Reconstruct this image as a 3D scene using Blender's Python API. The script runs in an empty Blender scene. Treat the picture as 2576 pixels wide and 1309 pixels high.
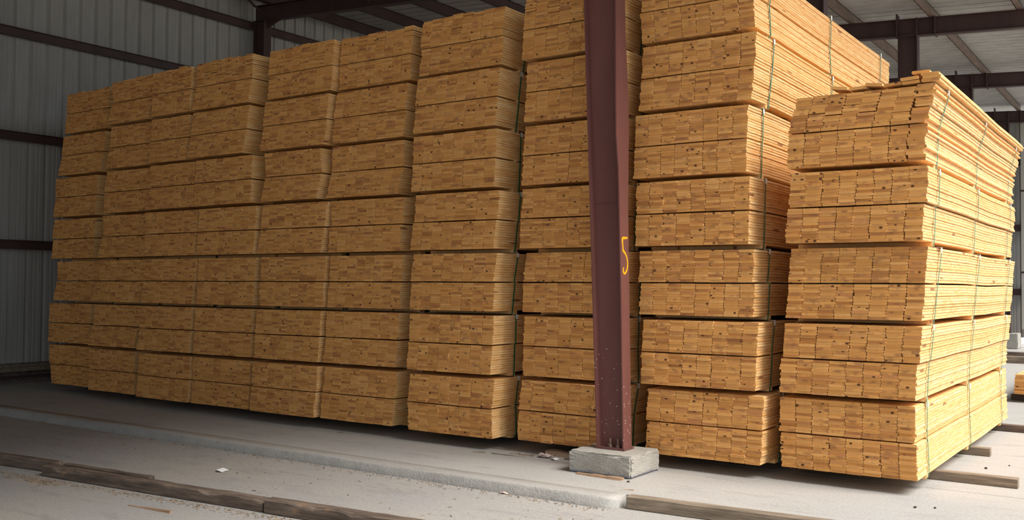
import bpy, bmesh, math, random
from mathutils import Vector, Matrix

random.seed(11)
SC = bpy.context.scene
COL = SC.collection

# ------------------------------------------------------------------ camera
CAM_YAW, CAM_PITCH, CAM_ROLL, CAM_F = 0.60644, 0.027665, 0.006555, 2444.5
cam_data = bpy.data.cameras.new('camera')
cam = bpy.data.objects.new('camera', cam_data)
COL.objects.link(cam)
_c, _s = math.cos(CAM_YAW), math.sin(CAM_YAW)
_fwd, _right, _up = Vector((-_s, _c, 0)), Vector((_c, _s, 0)), Vector((0, 0, 1))
_w = _fwd * math.cos(CAM_PITCH) + _up * math.sin(CAM_PITCH)
_u2 = _up * math.cos(CAM_PITCH) - _fwd * math.sin(CAM_PITCH)
_r = _right * math.cos(CAM_ROLL) + _u2 * math.sin(CAM_ROLL)
_u = _u2 * math.cos(CAM_ROLL) - _right * math.sin(CAM_ROLL)
cam.matrix_world = Matrix(((_r.x, _u.x, -_w.x, 0), (_r.y, _u.y, -_w.y, 0), (_r.z, _u.z, -_w.z, 1.70), (0, 0, 0, 1)))
cam_data.sensor_width = 36.0
cam_data.lens = CAM_F / 2576 * 36.0
cam_data.clip_end = 400
SC.camera = cam

# ------------------------------------------------------------------ sky, sun, exposure
world = bpy.data.worlds.new('overcast_sky')
SC.world = world
world.use_nodes = True
bg = world.node_tree.nodes['Background']
bg.inputs['Color'].default_value = (0.80, 0.91, 1.0, 1)
bg.inputs['Strength'].default_value = 0.70
sun_data = bpy.data.lights.new('hazy_sun', 'SUN')
sun_data.energy = 3.9
sun_data.angle = math.radians(34)
sun_data.color = (1.0, 0.95, 0.87)
sun = bpy.data.objects.new('hazy_sun', sun_data)
sun.rotation_euler = Vector((0.64, -0.03, 0.77)).to_track_quat('Z', 'Y').to_euler()
sun.location = (20, -8, 16)
COL.objects.link(sun)
SC.view_settings.view_transform = 'Standard'
SC.view_settings.look = 'None'
SC.view_settings.gamma = 1.0
SC.view_settings.exposure = 0.66
SC.view_settings.use_curve_mapping = False

# ------------------------------------------------------------------ helpers
def link(name, data, parent=None):
    o = bpy.data.objects.new(name, data)
    COL.objects.link(o)
    if parent is not None:
        o.parent = parent
    return o

def tag(o, label, cat, group=None, kind=None):
    o['label'] = label
    o['category'] = cat
    if group:
        o['group'] = group
    if kind:
        o['kind'] = kind
    return o

def thing(name, label, cat, loc=(0, 0, 0), rz=0.0, group=None):
    o = link(name, None)
    o.location = loc
    o.rotation_euler = (0, 0, rz)
    o.empty_display_size = 0.2
    return tag(o, label, cat, group)

def structure(name, loc=(0, 0, 0), label=None):
    o = link(name, None)
    o.location = loc
    o['kind'] = 'structure'
    if label:
        o['label'] = label
    return o

class MB:
    """collects simple shapes into one mesh"""
    def __init__(self):
        self.v, self.f, self.m = [], [], []

    def add(self, verts, faces, m=0):
        n = len(self.v)
        self.v += [tuple(p) for p in verts]
        self.f += [tuple(i + n for i in f) for f in faces]
        self.m += [m] * len(faces)
        return self

    def box(self, x0, x1, y0, y1, z0, z1, m=0):
        v = [(x0, y0, z0), (x1, y0, z0), (x1, y1, z0), (x0, y1, z0),
             (x0, y0, z1), (x1, y0, z1), (x1, y1, z1), (x0, y1, z1)]
        f = [(3, 2, 1, 0), (4, 5, 6, 7), (0, 1, 5, 4), (1, 2, 6, 5), (2, 3, 7, 6), (3, 0, 4, 7)]
        return self.add(v, f, m)

    def sweep(self, rings, m=0, cap=None):
        """rings: list of equal-length closed loops"""
        n = len(rings[0])
        v = [p for r in rings for p in r]
        f = []
        for i in range(len(rings) - 1):
            for j in range(n):
                a, b = i * n + j, i * n + (j + 1) % n
                f.append((a, b, b + n, a + n))
        k = len(self.f)
        self.add(v, f, m)
        cm = m if cap is None else cap
        base = len(self.v) - len(v)
        self.f.append(tuple(base + j for j in reversed(range(n))))
        self.f.append(tuple(base + (len(rings) - 1) * n + j for j in range(n)))
        self.m += [cm, cm]
        return self

    def tube(self, pts, r, n=8, m=0):
        rings = []
        pts = [Vector(p) for p in pts]
        for i, p in enumerate(pts):
            d = (pts[min(i + 1, len(pts) - 1)] - pts[max(i - 1, 0)]).normalized()
            a = d.orthogonal().normalized()
            b = d.cross(a)
            rr = r[i] if isinstance(r, (list, tuple)) else r
            rings.append([p + (a * math.cos(2 * math.pi * k / n) + b * math.sin(2 * math.pi * k / n)) * rr for k in range(n)])
        return self.sweep(rings, m)

    def mesh(self, name, mats):
        me = bpy.data.meshes.new(name)
        me.from_pydata(self.v, [], self.f)
        for mt in (mats if isinstance(mats, (list, tuple)) else [mats]):
            me.materials.append(mt)
        me.polygons.foreach_set('material_index', self.m)
        bm = bmesh.new(); bm.from_mesh(me)
        bmesh.ops.recalc_face_normals(bm, faces=bm.faces)
        bm.to_mesh(me); bm.free()
        me.update()
        return me

    def build(self, name, mats, parent=None):
        return link(name, self.mesh(name, mats), parent)

# ------------------------------------------------------------------ material helpers
class NT:
    def __init__(self, name, rough=0.8, spec=0.3):
        self.mat = bpy.data.materials.new(name)
        self.mat.use_nodes = True
        self.t = self.mat.node_tree
        self.b = self.t.nodes['Principled BSDF']
        self.b.inputs['Roughness'].default_value = rough
        self.b.inputs['Specular IOR Level'].default_value = spec

    def put(self, sock, val):
        if val is None:
            return
        if hasattr(val, 'is_output'):
            self.t.links.new(val, sock)
        elif isinstance(val, (int, float)) and sock.type in ('RGBA', 'VECTOR'):
            sock.default_value = (val, val, val, 1) if sock.type == 'RGBA' else (val, val, val)
        elif sock.type == 'RGBA' and len(val) == 3:
            sock.default_value = (*val, 1)
        else:
            sock.default_value = val

    def n(self, kind, *ins, **props):
        nd = self.t.nodes.new(kind)
        for k, v in props.items():
            setattr(nd, k, v)
        for i, v in enumerate(ins):
            self.put(nd.inputs[i], v)
        return nd

    def math(self, op, a, b=None, c=None, clamp=False):
        return self.n('ShaderNodeMath', a, b, c, operation=op, use_clamp=clamp).outputs[0]

    def vmath(self, op, a, b=None):
        nd = self.n('ShaderNodeVectorMath', a, b, operation=op)
        return nd.outputs['Value'] if op in ('LENGTH', 'DOT_PRODUCT', 'DISTANCE') else nd.outputs[0]

    def scale(self, v, s):
        nd = self.t.nodes.new('ShaderNodeVectorMath'); nd.operation = 'SCALE'
        self.put(nd.inputs[0], v); self.put(nd.inputs['Scale'], s)
        return nd.outputs[0]

    def coord(self, which='Object'):
        return self.n('ShaderNodeTexCoord').outputs[which]

    def rand(self):
        return self.n('ShaderNodeObjectInfo').outputs['Random']

    def wn(self, w):
        nd = self.t.nodes.new('ShaderNodeTexWhiteNoise'); nd.noise_dimensions = '1D'
        self.put(nd.inputs['W'], w)
        return nd.outputs['Value'], nd.outputs['Color']

    def noise(self, vec, scale, detail=2.0, rough=0.5, out=0):
        nd = self.t.nodes.new('ShaderNodeTexNoise')
        self.put(nd.inputs['Vector'], vec)
        nd.inputs['Scale'].default_value = scale
        nd.inputs['Detail'].default_value = detail
        nd.inputs['Roughness'].default_value = rough
        return nd.outputs[out]

    def voro(self, vec, scale, feature='F1'):
        nd = self.t.nodes.new('ShaderNodeTexVoronoi'); nd.feature = feature
        self.put(nd.inputs['Vector'], vec)
        nd.inputs['Scale'].default_value = scale
        return nd

    def ramp(self, fac, stops, interp='LINEAR'):
        nd = self.t.nodes.new('ShaderNodeValToRGB')
        cr = nd.color_ramp; cr.interpolation = interp
        while len(cr.elements) < len(stops):
            cr.elements.new(0.5)
        for e, (p, c) in zip(cr.elements, stops):
            e.position = p
            e.color = (c, c, c, 1) if isinstance(c, (int, float)) else (*c, 1)
        self.put(nd.inputs[0], fac)
        return nd.outputs[0]

    def mix(self, fac, a, b, blend='MIX'):
        nd = self.t.nodes.new('ShaderNodeMix'); nd.data_type = 'RGBA'; nd.blend_type = blend
        self.put(nd.inputs[0], fac); self.put(nd.inputs[6], a); self.put(nd.inputs[7], b)
        return nd.outputs[2]

    def mapping(self, v, scale=(1, 1, 1), loc=(0, 0, 0)):
        nd = self.t.nodes.new('ShaderNodeMapping')
        self.put(nd.inputs['Vector'], v)
        nd.inputs['Scale'].default_value = scale
        nd.inputs['Location'].default_value = loc
        return nd.outputs[0]

    def sep(self, v):
        nd = self.t.nodes.new('ShaderNodeSeparateXYZ'); self.put(nd.inputs[0], v)
        return nd.outputs

    def comb(self, x=0.0, y=0.0, z=0.0):
        nd = self.t.nodes.new('ShaderNodeCombineXYZ')
        for i, q in enumerate((x, y, z)):
            self.put(nd.inputs[i], q)
        return nd.outputs[0]

    def bump(self, h, strength=0.3, dist=0.01):
        nd = self.t.nodes.new('ShaderNodeBump')
        nd.inputs['Strength'].default_value = strength
        nd.inputs['Distance'].default_value = dist
        self.put(nd.inputs['Height'], h)
        self.t.links.new(nd.outputs[0], self.b.inputs['Normal'])

    def color(self, c):
        self.put(self.b.inputs['Base Color'], c)
        return self

# pine, sawn ends of a board (board local axes: x across, y along, z up)
def make_pine_end():
    m = NT('pine_end', 0.85, 0.15)
    co, rnd = m.coord(), m.rand()
    v1, c1 = m.wn(m.math('MULTIPLY', rnd, 917.0))
    v2, c2 = m.wn(m.math('MULTIPLY', rnd, 391.0))
    s = m.sep(c1)
    pith = m.comb(m.math('MULTIPLY_ADD', s[0], 0.13, -0.065), 0.0, m.math('MULTIPLY_ADD', s[1], 0.17, -0.085))
    d = m.vmath('SUBTRACT', co, pith)
    d = m.vmath('MULTIPLY', d, (1, 0, 1))
    r = m.math('ADD', m.vmath('LENGTH', d), m.math('MULTIPLY', m.noise(m.vmath('ADD', co, m.scale(c2, 9.0)), 26, 2), 0.010))
    rings = m.math('MULTIPLY_ADD', m.math('SINE', m.math('MULTIPLY', r, 900.0)), 0.5, 0.5)
    rings = m.math('POWER', rings, 1.6)
    base = m.ramp(v1, [(0.0, (0.52, 0.225, 0.075)), (0.12, (0.68, 0.315, 0.095)), (0.35, (0.77, 0.375, 0.113)), (0.65, (0.83, 0.415, 0.13)), (0.88, (0.89, 0.475, 0.165)), (1.0, (0.62, 0.27, 0.10))])
    dark = m.mix(1.0, base, (0.66, 0.56, 0.47), 'MULTIPLY')
    col = m.mix(m.math('MULTIPLY', rings, 0.80), base, dark)
    # brown heartwood patches on some boards
    off = m.vmath('ADD', co, m.scale(c2, 31.0))
    heart = m.ramp(m.noise(off, 11, 2), [(0.52, 0.0), (0.66, 1.0)])
    gate = m.ramp(v2, [(0.45, 0.0), (0.52, 1.0)])
    col = m.mix(m.math('MULTIPLY', m.math('MULTIPLY', heart, gate), 0.62), col, (0.30, 0.125, 0.06))
    # knots
    vo = m.voro(m.vmath('MULTIPLY', off, (1, 0.2, 1.3)), 15)
    kn = m.ramp(vo.outputs['Distance'], [(0.19, 1.0), (0.27, 0.0)])
    kg = m.ramp(m.sep(vo.outputs['Color'])[0], [(0.78, 0.0), (0.80, 1.0)])
    col = m.mix(m.math('MULTIPLY', m.math('MULTIPLY', kn, kg), 0.9), col, (0.075, 0.028, 0.016))
    # grade stamp print
    x, y, z = m.sep(co)
    band = m.ramp(m.math('ABSOLUTE', m.math('ADD', z, -0.0005)), [(0.0032, 1.0), (0.0045, 0.0)])
    lim = m.ramp(m.math('ABSOLUTE', m.math('ADD', x, 0.012)), [(0.040, 1.0), (0.043, 0.0)])
    let = m.ramp(m.noise(m.vmath('MULTIPLY', off, (170, 0, 190)), 1.0, 1), [(0.46, 0.0), (0.54, 1.0)])
    sg = m.ramp(m.sep(c2)[2], [(0.30, 0.0), (0.32, 1.0)])
    st = m.math('MULTIPLY', m.math('MULTIPLY', band, lim), m.math('MULTIPLY', let, sg))
    col = m.mix(m.math('MULTIPLY', st, 0.42), col, (0.10, 0.06, 0.05))
    m.color(col)
    m.bump(m.noise(off, 320, 2), 0.15, 0.002)
    return m.mat

# pine, planed faces and edges
def make_pine_side():
    m = NT('pine_planed', 0.62, 0.25)
    co, rnd = m.coord(), m.rand()
    v1, c1 = m.wn(m.math('MULTIPLY', rnd, 523.0))
    v2, c2 = m.wn(m.math('MULTIPLY', rnd, 811.0))
    off = m.vmath('ADD', co, m.scale(c1, 17.0))
    g = m.noise(m.vmath('MULTIPLY', off, (70, 1.6, 70)), 1.0, 3, 0.6)
    g2 = m.noise(m.vmath('MULTIPLY', off, (18, 0.9, 18)), 1.0, 2, 0.5)
    base = m.ramp(v1, [(0.0, (0.80, 0.475, 0.185)), (0.35, (0.85, 0.54, 0.24)), (0.7, (0.89, 0.61, 0.305)), (1.0, (0.82, 0.50, 0.205))])
    cat = m.math('MULTIPLY_ADD', m.math('SINE', m.math('MULTIPLY', m.math('ADD', g2, m.math('MULTIPLY', g, 0.12)), 62.0)), 0.5, 0.5)
    grain = m.math('MULTIPLY', m.math('POWER', cat, 2.2), 0.70)
    col = m.mix(grain, base, (0.66, 0.31, 0.085))
    col = m.mix(m.math('MULTIPLY', m.ramp(g, [(0.55, 0.0), (0.75, 1.0)]), 0.35), col, (0.62, 0.30, 0.09))
    vo = m.voro(m.vmath('MULTIPLY', off, (7, 1.6, 7)), 1.0)
    kn = m.ramp(vo.outputs['Distance'], [(0.11, 1.0), (0.17, 0.0)])
    kg = m.ramp(m.sep(vo.outputs['Color'])[0], [(0.62, 0.0), (0.64, 1.0)])
    col = m.mix(m.math('MULTIPLY', m.math('MULTIPLY', kn, kg), 0.85), col, (0.25, 0.09, 0.03))
    m.color(col)
    return m.mat

def make_concrete(name, base, warm, dark, spot=1.0):
    m = NT(name, 0.9, 0.2)
    co = m.coord('Object')
    a = m.noise(co, 0.55, 4, 0.6)
    b = m.noise(m.vmath('MULTIPLY', co, (0.7, 1.6, 1)), 1.7, 4, 0.62)
    c = m.noise(co, 42, 3, 0.6)
    f = m.noise(m.vmath('MULTIPLY', co, (1.2, 5.0, 1)), 1.1, 5, 0.7)
    col = m.mix(m.ramp(a, [(0.35, 0.0), (0.65, 1.0)]), base, warm)
    col = m.mix(m.math('MULTIPLY', m.ramp(b, [(0.55, 0.0), (0.78, 1.0)]), 0.55), col, dark)
    col = m.mix(m.math('MULTIPLY', m.ramp(f, [(0.56, 0.0), (0.66, 1.0)]), 0.45 * spot), col, dark)
    col = m.mix(0.30, col, m.ramp(c, [(0.3, 0.25), (0.7, 0.9)]), 'MULTIPLY')
    sp = m.voro(co, 7.0)
    s1 = m.ramp(sp.outputs['Distance'], [(0.03, 1.0), (0.05, 0.0)])
    sg = m.ramp(m.sep(sp.outputs['Color'])[1], [(0.80, 0.0), (0.82, 1.0)])
    col = m.mix(m.math('MULTIPLY', m.math('MULTIPLY', s1, sg), 0.7 * spot), col, (0.12, 0.10, 0.085))
    m.color(col)
    m.bump(m.math('ADD', c, m.math('MULTIPLY', b, 1.5)), 0.25, 0.006)
    return m.mat

def make_rough_concrete(name, base, warm, dark, wet=None):
    m = NT(name, 0.93, 0.15)
    co = m.coord('Object')
    a = m.noise(co, 5.0, 5, 0.65)
    c = m.noise(co, 60, 3, 0.7)
    col = m.mix(m.ramp(a, [(0.35, 0.0), (0.65, 1.0)]), base, warm)
    pits = m.ramp(m.voro(co, 38).outputs['Distance'], [(0.10, 1.0), (0.2, 0.0)])
    pg = m.ramp(m.noise(co, 9, 2), [(0.5, 0.0), (0.62, 1.0)])
    col = m.mix(m.math('MULTIPLY', m.math('MULTIPLY', pits, pg), 0.8), col, dark)
    col = m.mix(0.35, col, m.ramp(c, [(0.3, 0.35), (0.7, 1.0)]), 'MULTIPLY')
    if wet is not None:
        z = m.math('ADD', m.sep(co)[2], m.math('MULTIPLY', m.math('ADD', m.noise(co, 7, 3), -0.5), 0.07))
        col = m.mix(m.math('MULTIPLY', m.ramp(z, [(0.022, 1.0), (0.032, 0.0)]), 0.8), col, wet)
    m.color(col)
    m.bump(m.math('ADD', c, m.math('MULTIPLY', a, 2.0)), 0.6, 0.012)
    return m.mat

def make_paint(name, base, fade, speck=False):
    m = NT(name, 0.48, 0.4)
    co = m.coord('Object')
    a = m.noise(m.vmath('MULTIPLY', co, (3, 3, 0.6)), 1.0, 4, 0.6)
    c = m.noise(m.vmath('MULTIPLY', co, (1, 1, 0.4)), 60, 3, 0.7)
    col = m.mix(m.ramp(a, [(0.3, 0.0), (0.7, 1.0)]), base, fade)
    col = m.mix(0.25, col, m.ramp(c, [(0.3, 0.55), (0.7, 1.0)]), 'MULTIPLY')
    if speck:
        z = m.sep(co)[2]
        low = m.ramp(m.math('MULTIPLY', z, 0.5), [(0.15, 1.0), (0.62, 0.0)])
        vo = m.voro(co, 26)
        s1 = m.ramp(vo.outputs['Distance'], [(0.11, 1.0), (0.18, 0.0)])
        sg = m.math('GREATER_THAN', m.math('MULTIPLY', m.sep(vo.outputs['Color'])[0], low), 0.27)
        col = m.mix(m.math('MULTIPLY', m.math('MULTIPLY', s1, sg), 0.85), col, (0.62, 0.56, 0.52))
        sc = m.ramp(m.noise(m.vmath('MULTIPLY', co, (14, 14, 3.4)), 1.0, 3, 0.7), [(0.70, 0.0), (0.73, 1.0)])
        col = m.mix(m.math('MULTIPLY', sc, 0.6), col, (0.50, 0.42, 0.39))
    m.color(col)
    m.bump(c, 0.08, 0.003)
    return m.mat

def make_sheet(name, base, grime):
    m = NT(name, 0.55, 0.4)
    co = m.coord('Object')
    a = m.noise(m.vmath('MULTIPLY', co, (1, 1, 0.25)), 2.2, 5, 0.65)
    g = m.ramp(m.noise(co, 14, 4, 0.7), [(0.62, 0.0), (0.75, 1.0)])
    col = m.mix(m.ramp(a, [(0.3, 0.0), (0.75, 1.0)]), base, grime)
    col = m.mix(m.math('MULTIPLY', g, 0.25), col, (0.25, 0.2, 0.15))
    m.color(col)
    return m.mat

def make_old_wood(name, lo, hi, rot=None):
    m = NT(name, 0.9, 0.15)
    co = m.coord('Object')
    g = m.noise(m.vmath('MULTIPLY', co, (2.2, 34, 34)), 1.0, 4, 0.65)
    a = m.noise(m.vmath('MULTIPLY', co, (1.0, 3, 3)), 2.2, 4, 0.6)
    col = m.mix(m.ramp(g, [(0.32, 0.0), (0.68, 1.0)]), lo, hi)
    col = m.mix(m.math('MULTIPLY', m.ramp(a, [(0.45, 0.0), (0.7, 1.0)]), 0.6), col, lo)
    if rot is not None:
        r = m.ramp(m.noise(co, 5.0, 4, 0.7), [(0.63, 0.0), (0.72, 1.0)])
        col = m.mix(m.math('MULTIPLY', r, 0.6), col, rot)
    m.color(col)
    m.bump(g, 0.6, 0.012)
    return m.mat

def plain(name, c, rough=0.6, spec=0.3, metal=0.0, vary=0.25):
    m = NT(name, rough, spec)
    a = m.noise(m.coord('Object'), 18, 3, 0.6)
    m.color(m.mix(vary, c, m.ramp(a, [(0.3, 0.55), (0.7, 1.0)]), 'MULTIPLY'))
    m.b.inputs['Metallic'].default_value = metal
    return m.mat

PINE_END, PINE_SIDE = make_pine_end(), make_pine_side()
SLAB_UP = make_concrete('concrete_upper_slab', (0.425, 0.41, 0.395), (0.475, 0.45, 0.42), (0.30, 0.285, 0.275))
SLAB_LOW = make_concrete('concrete_lower_slab', (0.40, 0.385, 0.38), (0.45, 0.415, 0.375), (0.27, 0.26, 0.265))
CURB_MAT = make_rough_concrete('rough_curb_concrete', (0.37, 0.355, 0.335), (0.43, 0.41, 0.385), (0.25, 0.24, 0.225))
PIER_MAT = make_rough_concrete('pier_concrete', (0.38, 0.36, 0.32), (0.47, 0.44, 0.395), (0.22, 0.19, 0.16), wet=(0.20, 0.20, 0.23))
GROUND_MAT = make_concrete('yard_ground', (0.56, 0.54, 0.50), (0.60, 0.57, 0.52), (0.44, 0.42, 0.38))
MAROON = make_paint('maroon_paint', (0.135, 0.05, 0.043), (0.17, 0.07, 0.06))
MAROON_SPECK = make_paint('maroon_paint_speckled', (0.155, 0.056, 0.047), (0.195, 0.076, 0.065), speck=True)
FRAME_PAINT = make_paint('brown_frame_paint', (0.062, 0.034, 0.032), (0.09, 0.052, 0.047))
PALE_PAINT = make_paint('pale_purlin_paint', (0.17, 0.115, 0.09), (0.25, 0.185, 0.15))
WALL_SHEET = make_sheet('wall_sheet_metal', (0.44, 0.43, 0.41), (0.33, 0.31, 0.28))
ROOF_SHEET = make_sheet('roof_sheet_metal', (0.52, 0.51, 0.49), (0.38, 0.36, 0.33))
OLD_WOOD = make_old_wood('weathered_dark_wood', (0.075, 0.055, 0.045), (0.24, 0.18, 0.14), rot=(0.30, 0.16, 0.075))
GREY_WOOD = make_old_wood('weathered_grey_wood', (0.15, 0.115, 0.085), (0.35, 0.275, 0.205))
SCRAP_WOOD = make_old_wood('scrap_wood', (0.25, 0.155, 0.10), (0.46, 0.30, 0.19))
STRAP_MAT = plain('green_strap', (0.015, 0.15, 0.07), 0.35, 0.5, vary=0.1)
WHITE_PLASTIC = plain('white_plastic', (0.78, 0.78, 0.76), 0.5, 0.4, vary=0.1)
PAPER_MAT = plain('white_paper', (0.80, 0.79, 0.80), 0.8, 0.2, vary=0.08)
PINK_PAPER = plain('pale_paper', (0.62, 0.50, 0.45), 0.85, 0.1, vary=0.2)
RUST = plain('rusty_bolt', (0.26, 0.17, 0.12), 0.75, 0.3, 0.3, 0.4)
ORANGE = plain('orange_paint', (0.90, 0.42, 0.01), 0.5, 0.3, vary=0.05)
STRAW = plain('wood_slivers', (0.29, 0.22, 0.16), 0.9, 0.1, vary=0.5)
STONE = plain('dark_stone', (0.07, 0.06, 0.05), 0.9, 0.1)
GALV = plain('galvanised_pipe', (0.52, 0.50, 0.45), 0.55, 0.4)

# ------------------------------------------------------------------ the setting: ground, floor slabs, curb
LOW = -0.09                      # top of the lower slab in front of the curb
WALL_X, END_Y, ROOF_R, ROOF_F = -16.6, 32.3, -0.8, -30.0  # roof and left wall lengthened unseen toward the front to hold back skylight

ground = MB().box(-60, 90, -70, 120, -0.5, -0.115).build('ground', GROUND_MAT)
ground['kind'] = 'structure'

floor = structure('floor', label='pale dusty concrete floor slabs with a rough raised curb')
MB().box(-17.2, 9.0, 7.15, 8.926, -0.4, 0.0).build('slab', SLAB_UP, floor)
MB().box(-17.2, 9.0, 8.934, 34.5, -0.4, 0.0).build('slab', SLAB_UP, floor)
MB().box(-17.2, -3.805, -14.0, 7.1, -0.4, LOW).build('slab', SLAB_LOW, floor)
MB().box(-3.795, 9.0, -14.0, 7.1, -0.4, LOW).build('slab', SLAB_LOW, floor)
MB().box(-17.2, 9.0, -14.0, 34.5, -0.45, -0.13).build('joint_filler', STONE, floor)
# rough curb along the slab edge, rounded top, uneven face, rounded right end
rings = []
n_st = 110
for i in range(n_st + 1):
    x = -17.2 + (17.2 - 3.80) * i / n_st
    rnd = random.Random(i)
    e = 1.0
    if i >= n_st - 1:
        e = 0.72 if i == n_st else 0.92
    w = 0.006 * rnd.uniform(-1, 1) + 0.012 * math.sin(x * 1.7) * 0.4
    top = 0.003 * math.sin(x * 2.3) + 0.003 * rnd.uniform(-1, 1)
    fr = 6.955 + w + (1 - e) * 0.12
    prof = [(7.16, -0.3), (fr - 0.03, -0.3), (fr - 0.03, LOW + 0.002), (fr - 0.012, LOW + 0.030 * e), (fr + 0.006, LOW + 0.066 * e),
            (fr + 0.022, -0.010 + top - (1 - e) * 0.05), (fr + 0.055, top - 0.003 - (1 - e) * 0.04), (7.16, 0.0005)]
    rings.append([(x, y, z) for y, z in prof])
curb = MB().sweep(rings).build('curb', [CURB_MAT, SLAB_UP], floor)
for p in curb.data.polygons:
    p.use_smooth = True
    if p.normal.z > 0.90:
        p.material_index = 1

# ------------------------------------------------------------------ the setting: left wall, end wall
RIB = 0.305
def rib_profile(width=0.915, depth=0.040):
    """(u, h) points of three ribs over one sheet"""
    pts = []
    for k in range(3):
        u = k * RIB
        pts += [(u, 0), (u + 0.020, 0), (u + 0.045, depth), (u + 0.070, depth), (u + 0.095, 0),
                (u + 0.150, 0), (u + 0.156, 0.006), (u + 0.172, 0.006), (u + 0.178, 0),
                (u + 0.225, 0), (u + 0.231, 0.006), (u + 0.247, 0.006), (u + 0.253, 0)]
    pts.append((width + 0.004, 0))
    return pts

def sheet_mesh(name, mat, fn0, fn1):
    prof = rib_profile()
    th = 0.0012
    a = [fn0(u, h) for u, h in prof] + [fn0(u, h + th) for u, h in reversed(prof)]
    b = [fn1(u, h) for u, h in prof] + [fn1(u, h + th) for u, h in reversed(prof)]
    n = len(a)
    mb = MB()
    mb.add(a + b, [(i, (i + 1) % n, (i + 1) % n + n, i + n) for i in range(n)])
    return mb.mesh(name, mat)

def zr(x):                        # underside of the rafters
    return 6.70 - 0.062 * (x + 5.6)

RAFTER_D, PURLIN_D = 0.34, 0.25
def zs(x):                        # underside of the roof sheets
    return zr(x) + RAFTER_D + PURLIN_D

wall = structure('wall_left', (WALL_X, 0, 0), 'dim ribbed metal wall with dark horizontal girts')
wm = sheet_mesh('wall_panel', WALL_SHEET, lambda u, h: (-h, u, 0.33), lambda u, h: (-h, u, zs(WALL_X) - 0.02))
y = ROOF_F
while y < END_Y:
    o = link('wall_panel', wm, wall)
    o.location = (0, y, 0)
    y += 0.915

def girt_mb(y0, y1, z, d=0.16, out=0.14):
    """horizontal Z girt standing off the wall's inner face"""
    mb = MB()
    mb.box(0.01, out, y0, y1, z + d - 0.012, z + d)
    mb.box(out - 0.012, out, y0, y1, z, z + d)
    mb.box(out - 0.012, out + 0.05, y0, y1, z, z + 0.012)
    mb.box(out - 0.002, out + 0.05, y0, y1, z + d - 0.016, z + d - 0.004)
    return mb
for z in (2.29, 4.15, 5.94):
    girt_mb(ROOF_F, END_Y, z).build('girt', FRAME_PAINT, wall)
girt_mb(ROOF_F, END_Y, 7.18, 0.17, 0.16).build('eave_strut', FRAME_PAINT, wall)
MB().box(0.0, 0.10, ROOF_F, END_Y, 0.19, 0.26).box(0.0, 0.02, ROOF_F, END_Y, 0.26, 0.31).build('base_channel', GREY_WOOD, wall)
MB().box(0.0, 0.07, ROOF_F, END_Y, 0.075, 0.11).build('base_angle', FRAME_PAINT, wall)
MB().box(-0.085, -0.045, ROOF_F, END_Y, -0.1, 0.42).build('gap_blocker', OLD_WOOD, wall)  # added dark board under the sheets: stops light leaking in, stands for the shaded gap

FRAMES = [-3.75, 2.15, 8.05, 13.95, 19.85, 25.75, 31.65]
def ibeam_z(mb, x, yc, z0, z1, depth, bf, tf=0.014, tw=0.010):
    """upright I section, web across X"""
    mb.box(x - depth / 2 + tf, x + depth / 2 - tf, yc - tw / 2, yc + tw / 2, z0, z1)
    mb.box(x - depth / 2, x - depth / 2 + tf, yc - bf / 2, yc + bf / 2, z0, z1)
    mb.box(x + depth / 2 - tf, x + depth / 2, yc - bf / 2, yc + bf / 2, z0, z1)
    return mb
for fy in FRAMES[2:]:
    ibeam_z(MB(), 0.36, fy, 0.0, zr(WALL_X + 0.36) + 0.02, 0.34, 0.2).build('wall_column', FRAME_PAINT, wall)

wend = structure('wall_back', (0, END_Y, 0), 'ribbed metal end wall far behind the stacks')
em = sheet_mesh('wall_panel', WALL_SHEET, lambda u, h: (u, h, 0.3), lambda u, h: (u, h, 7.0))
x = -16.6
while x < -4.6:
    o = link('wall_panel', em, wend)
    o.location = (x, 0, 0)
    x += 0.915
WEND_R = x
for z in (1.55, 3.45, 5.4):
    MB().box(-16.6, WEND_R - 0.02, -0.16, -0.02, z, z + 0.19).build('girt', FRAME_PAINT, wend)
MB().box(WEND_R - 0.01, WEND_R + 0.06, -0.05, 0.06, 0.2, 7.0).build('corner_trim', GALV, wend)

# ------------------------------------------------------------------ the setting: roof
roof = structure('ceiling', label='sloping ribbed metal roof on dark steel rafters and purlins')
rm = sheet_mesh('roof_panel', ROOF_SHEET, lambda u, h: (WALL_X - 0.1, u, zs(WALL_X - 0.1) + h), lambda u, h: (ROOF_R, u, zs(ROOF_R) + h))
y = ROOF_F
while y < END_Y + 0.4:
    o = link('roof_panel', rm, roof)
    o.location = (0, y, 0)
    y += 0.915
for k in range(-8, 3):
    x = -4.0 + 1.5 * k
    z = zr(x) + RAFTER_D
    mb = MB()
    mb.box(x - 0.006, x + 0.006, ROOF_F, END_Y, z, z + PURLIN_D)
    mb.box(x - 0.006, x + 0.09, ROOF_F, END_Y, z, z + 0.012)
    mb.box(x - 0.09, x + 0.006, ROOF_F, END_Y, z + PURLIN_D - 0.012, z + PURLIN_D)
    mb.build('purlin', PALE_PAINT if x > -9 else FRAME_PAINT, roof)  # paler paint on the right-hand purlins, dark frame paint on the left ones

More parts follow.
